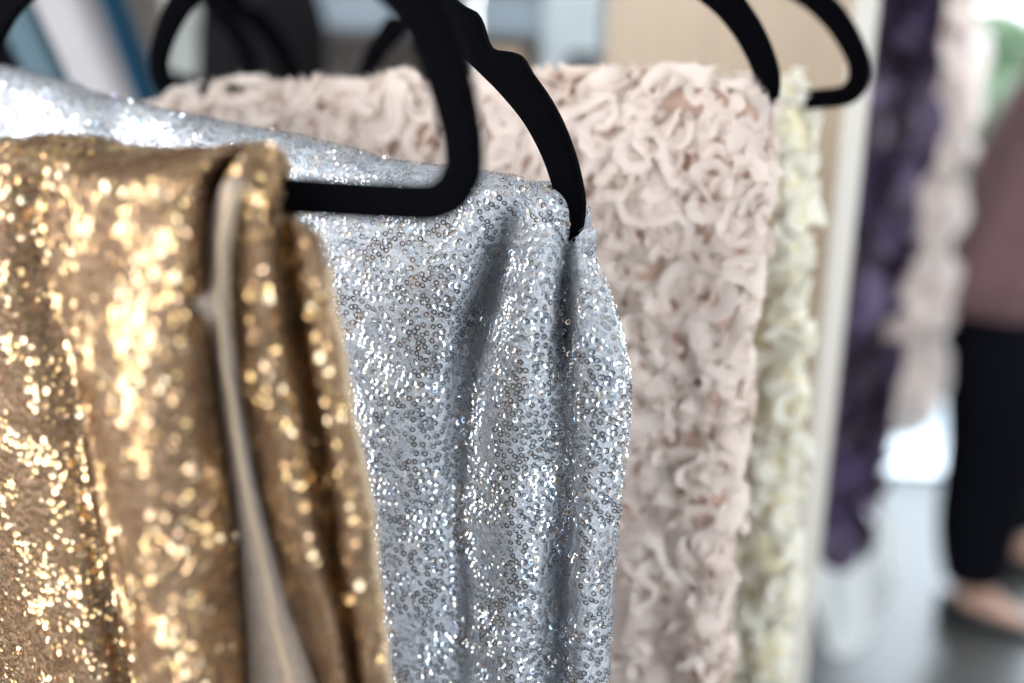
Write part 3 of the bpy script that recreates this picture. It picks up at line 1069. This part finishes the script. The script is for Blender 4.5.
# ------------------------------------------------------------------ dresses on the right
def petals(centre_fn, n, rad, seed, mt, name, parent, cup=.35):
    r = np.random.default_rng(seed)
    V, Fc = [], []
    for q in range(n):
        c, nn, up = centre_fn(r)
        nn = nn + r.normal(0, .35, 3)
        nn /= np.linalg.norm(nn)
        e1 = np.cross(nn, up)
        e1 /= np.linalg.norm(e1)
        e2 = np.cross(nn, e1)
        R_ = rad * r.uniform(.75, 1.2)
        b0 = len(V)
        V.append(c)
        K = 14
        for ring in (0.5, 1.0):
            for k in range(K):
                a = 2 * PI * k / K
                h = cup * R_ * ring ** 2 * (.6 + .6 * math.sin(2 * a + q) * .6)
                V.append(c + (e1 * math.cos(a) + e2 * math.sin(a)) * R_ * ring + nn * h)
        for k in range(K):
            Fc.append((b0, b0 + 1 + k, b0 + 1 + (k + 1) % K))
            Fc.append((b0 + 1 + k, b0 + 1 + K + k, b0 + 1 + K + (k + 1) % K, b0 + 1 + (k + 1) % K))
    o = new_mesh(name, V, Fc, mt, parent)
    o['kind'] = 'stuff'
    return o


def surface_picker(top, z_bot, wid, thick, flare, yaw):
    def pick(r):
        f = r.random()
        a = r.uniform(0, 2 * PI)
        w = wid * (1 + (flare - 1) * f) / 2
        x, y = w * math.cos(a), thick / 2 * (.6 + .6 * f) * math.sin(a)
        nx, ny = math.cos(a) / w, math.sin(a) / (thick / 2)
        l = math.hypot(nx, ny)
        nx, ny = nx / l, ny / l
        cy_, sy_ = math.cos(yaw), math.sin(yaw)
        p = np.array((top[0] + x * cy_ + y * sy_, top[1] - x * sy_ + y * cy_, top[2] + (z_bot - top[2]) * f))
        return p, np.array((nx * cy_ + ny * sy_, -nx * sy_ + ny * cy_, -.25)), np.array((0, 0, 1.0))
    return pick


def petal_dress(label, name, px, py, depth, wid, thick, z_bot, flare, base_m, pet_m, n, rad, seed, yaw, cup=.35):
    V, Fc, top = hung_garment(label, px, py, depth, wid, thick, z_bot, base_m, name, 'dress', None, seed, 6, flare, yaw)
    t = thing(name, label, 'dress', (top[0], top[1], z_bot), 'dresses beyond the wooden panel')
    new_mesh('skirt', V, Fc, base_m, t)
    petals(surface_picker(top, z_bot, wid, thick, flare, yaw), n, rad, seed * 7 + 1, pet_m, 'petals', t, cup)
    return top


zp = at(865, 590, 2.12)[2]
t1 = petal_dress('dark plum dress covered in round taffeta petals, right of the wooden panel', 'petal_dress', 884, -60, 2.1, .155, .20, zp, .72, M['plum_dark'], M['plum'], 230, .050, 3, .5)
zp2 = at(920, 420, 2.75)[2]
t2 = petal_dress('pale blush dress of layered organza ruffles between the plum dress and the person', 'ruffled_dress', 938, -60, 2.7, .10, .22, zp2, 1.1, M['blush'], M['blush'], 260, .062, 5, .4, .7)
# white dress with pointed hem, low down behind the plum dress
wt = at(850, 470, 2.45)
white = thing('handkerchief_dress', 'white dress with pointed tulle hem below the plum dress', 'dress', (wt[0], wt[1], .05), 'dresses beyond the wooden panel')
wtop = at(893, -60, 2.45)
V, Fc = [], []
n = 64
zl = at(850, 712, 2.45)[2]
for j in range(31):
    f = j / 30
    for k in range(n):
        a = 2 * PI * k / n
        pk = .5 + .5 * math.cos(5 * a + .4)
        z = wtop[2] + (zl - .02 + .16 * (1 - pk) - wtop[2]) * f
        w = .05 + .085 * max(0, f - .55) / .45 * (1 + .3 * math.sin(10 * a))
        sh = -0.02 * f
        V.append((wtop[0] + sh + w * math.cos(a), wtop[1] + w * 1.1 * math.sin(a), z))
for j in range(30):
    for k in range(n):
        Fc.append((j * n + k, j * n + (k + 1) % n, (j + 1) * n + (k + 1) % n, (j + 1) * n + k))
new_mesh('skirt', V, Fc, M['white_tulle'], white)
rr0, rr1 = t1 + np.array((-.25, -.5, .06)), t2 + np.array((.1, .35, .16))
rail2 = thing('garment_rail', 'steel garment rail carrying the plum and blush dresses, above the picture', 'rail', (rr0[0], rr0[1], 0))
zz = max(t1[2], t2[2]) + .14
MB().tube([(rr0[0], rr0[1], zz), (rr1[0], rr1[1], zz)], .012, 12).build('rail', M['steel'], rail2, True)


# ------------------------------------------------------------------ the person
def skin_obj(name, V, E, Rd, mt, parent, sub=2):
    me = bpy.data.meshes.new(name)
    me.from_pydata([tuple(v) for v in V], E, [])
    o = bpy.data.objects.new(name, me)
    COL.objects.link(o)
    md = o.modifiers.new('skin', 'SKIN')
    md.use_smooth_shade = True
    sk = me.skin_vertices[0].data if me.skin_vertices else None
    if sk is None:
        bpy.context.view_layer.objects.active = o
        bpy.ops.mesh.customdata_skin_add()
        sk = me.skin_vertices[0].data
    for i, r in enumerate(Rd):
        sk[i].radius = (r, r) if np.isscalar(r) else r
    sk[0].use_root = True
    if sub:
        s = o.modifiers.new('smooth', 'SUBSURF')
        s.levels = s.render_levels = sub
    dg = bpy.context.evaluated_depsgraph_get()
    m2 = bpy.data.meshes.new_from_object(o.evaluated_get(dg))
    m2.name = name
    o.modifiers.clear()
    o.data = m2
    m2.materials.clear()
    m2.materials.append(mt)
    m2.polygons.foreach_set('use_smooth', np.ones(len(m2.polygons), dtype=bool))
    if parent is not None:
        o.parent = parent
        o.matrix_parent_inverse = parent.matrix_basis.inverted()
    return o


footR = at_z(966, 622, 0.0)
footL = at_z(1006, 566, 0.0)
fa = math.radians(-22)
fw = np.array((math.cos(fa), math.sin(fa), 0))
lf = np.array((-math.sin(fa), math.cos(fa), 0))
up = np.array((0, 0, 1.0))
mid = footR * .62 + footL * .38
mid[2] = 0
person = thing('person', 'person in a mauve top and black trousers standing at the right edge', 'person', mid)
ank = [footR + up * .085, footL + up * .085]
hips = mid - fw * .045
hipR, hipL = hips - lf * .085 + up * .86, hips + lf * .085 + up * .86
knR, knL = (ank[0] * .52 + hipR * .48) + fw * .03, (ank[1] * .52 + hipL * .48) + fw * .03
pel = hips + up * .93
sp1 = hips + fw * .04 + up * 1.10
ch = hips + fw * .12 + up * 1.30
nk = hips + fw * .19 + up * 1.45
hd0 = hips + fw * .23 + up * 1.54
hd1 = hips + fw * .25 + up * 1.66
shR, shL = ch - lf * .17 + up * .08, ch + lf * .17 + up * .08
elR, elL = shR + fw * .10 - up * .27, shL + fw * .10 - up * .27
wrR, wrL = elR + fw * .22 - up * .05 + lf * .05, elL + fw * .22 - up * .05 - lf * .05
toeR, toeL = footR + fw * .15 + up * .022, footL + fw * .15 + up * .022
heR, heL = footR - fw * .03 + up * .03, footL - fw * .03 + up * .03
V = [pel, sp1, ch, nk, hd0, hd1, hipR, knR, ank[0], footR + fw * .05 + up * .045, toeR, hipL, knL, ank[1], footL + fw * .05 + up * .045, toeL, shR, elR, wrR, shL, elL, wrL, heR, heL]
E = [(0, 1), (1, 2), (2, 3), (3, 4), (4, 5), (0, 6), (6, 7), (7, 8), (8, 9), (9, 10), (0, 11), (11, 12), (12, 13), (13, 14), (14, 15), (2, 16), (16, 17), (17, 18), (2, 19), (19, 20), (20, 21), (8, 22), (13, 23)]
Rd = [.12, .11, .12, .05, .085, .075, .085, .055, .036, .034, .022, .085, .055, .036, .034, .022, .055, .038, .026, .055, .038, .026, .03, .03]
nb_ = len(V)
# five fingers and a thumb root on each hand
for wr_i, wr, sgn in ((18, wrR, 1), (21, wrL, -1)):
    palm = wr + fw * .075 - up * .01
    V.append(palm)
    Rd.append(.030)
    pi_ = len(V) - 1
    E.append((wr_i, pi_))
    for q in range(4):
        o1 = palm + fw * .045 + lf * (q - 1.5) * .019 - up * .006
        o2 = o1 + fw * (.030 + .004 * (1 - abs(q - 1.2))) - up * .016
        V += [o1, o2]
        Rd += [.0085, .0068]
        E += [(pi_, len(V) - 2), (len(V) - 2, len(V) - 1)]
    th1 = palm + lf * sgn * .036 + fw * .005 - up * .008
    V += [th1, th1 + fw * .035 + lf * sgn * .008]
    Rd += [.011, .008]
    E += [(pi_, len(V) - 2), (len(V) - 2, len(V) - 1)]
skin_obj('body', V, E, Rd, M['skin'], person, 2)
# trousers
V = [pel + up * .03, hipR, (hipR + knR) / 2 - fw * .012, knR, (knR * .45 + ank[0] * .55) - fw * .018, ank[0] + up * .06, ank[0] + up * .01, hipL, (hipL + knL) / 2, knL, (knL * .45 + ank[1] * .55) - fw * .018, ank[1] + up * .06, ank[1] + up * .02]
E = [(0, 1), (1, 2), (2, 3), (3, 4), (4, 5), (5, 6), (0, 7), (7, 8), (8, 9), (9, 10), (10, 11), (11, 12)]
skin_obj('trousers', V, E, [.120, .135, .150, .125, .110, .085, .074, .135, .150, .125, .110, .085, .074], M['navy'], person, 2)
# loose top: lofted rings from the hem to the neck
cen = [(hips + fw * -.005 + up * .775, .185, .235), (hips + fw * 0 + up * .84, .190, .24), (hips + fw * .015 + up * .93, .18, .23), (hips + fw * .05 + up * 1.10, .165, .215), (hips + fw * .10 + up * 1.27, .15, .215), (hips + fw * .145 + up * 1.37, .125, .20), (hips + fw * .175 + up * 1.43, .085, .12), (hips + fw * .185 + up * 1.46, .062, .07)]
ctl = np.array([np.concatenate([c, (a_, b2)]) for c, a_, b2 in cen])
ctl = catmull(ctl, 8)
V, Fc, n = [], [], 64
for i, row in enumerate(ctl):
    f = 1 - i / (len(ctl) - 1)
    for k in range(n):
        a = 2 * PI * k / n
        rr = 1 + .035 * f * math.sin(9 * a + 1.5 * f) + .02 * math.sin(4 * a + 3 * f)
        V.append(row[:3] + fw * row[3] * math.cos(a) * rr + lf * row[4] * math.sin(a) * rr)
for i in range(len(ctl) - 1):
    for k in range(n):
        Fc.append((i * n + k, i * n + (k + 1) % n, (i + 1) * n + (k + 1) % n, (i + 1) * n + k))
new_mesh('mauve_top', V, Fc, M['mauve'], person)
for sh, el, wr in ((shR, elR, wrR), (shL, elL, wrL)):
    MB().tube(catmull(np.array([sh - fw * .02 + up * .01, (sh + el) / 2, el, (el + wr) / 2, wr]), 6), np.interp(np.linspace(0, 1, 25), [0, .5, 1], [.085, .068, .05]), 18).build('sleeve', M['mauve'], person, True)
# hair, a cap that falls to the neck
V, Fc, n = [], [], 28
for j in range(13):
    th = PI * .78 * j / 12
    for k in range(n):
        a = 2 * PI * k / n
        front = max(0, math.cos(a))
        t_ = th * (1 - .42 * front)
        V.append(hd1 - up * .03 + fw * (.105 * math.sin(t_) * math.cos(a) - .01) + lf * .098 * math.sin(t_) * math.sin(a) + up * .125 * math.cos(t_) - up * .10 * (j / 12) ** 2 * (1 - front))
for j in range(12):
    for k in range(n):
        Fc.append((j * n + k, j * n + (k + 1) % n, (j + 1) * n + (k + 1) % n, (j + 1) * n + k))
new_mesh('hair', V, Fc, M['hair'], person)
for ft in (footR, footL):
    V, Fc, n = [], [], 16
    prof = [(-.075, .012, .030), (-.06, .030, .034), (-.02, .037, .036), (.05, .040, .026), (.11, .046, .019), (.15, .042, .015), (.18, .028, .011), (.195, .006, .006)]
    for (s, w, h) in prof:
        for k in range(n):
            a = 2 * PI * k / n
            V.append(ft + fw * s + lf * w * math.cos(a) + up * max(0.0, h + .001 + h * math.sin(a)))
    for j in range(len(prof) - 1):
        for k in range(n):
            Fc.append((j * n + k, j * n + (k + 1) % n, (j + 1) * n + (k + 1) % n, (j + 1) * n + k))
    new_mesh('shoe', V, Fc, M['shoe'], person)
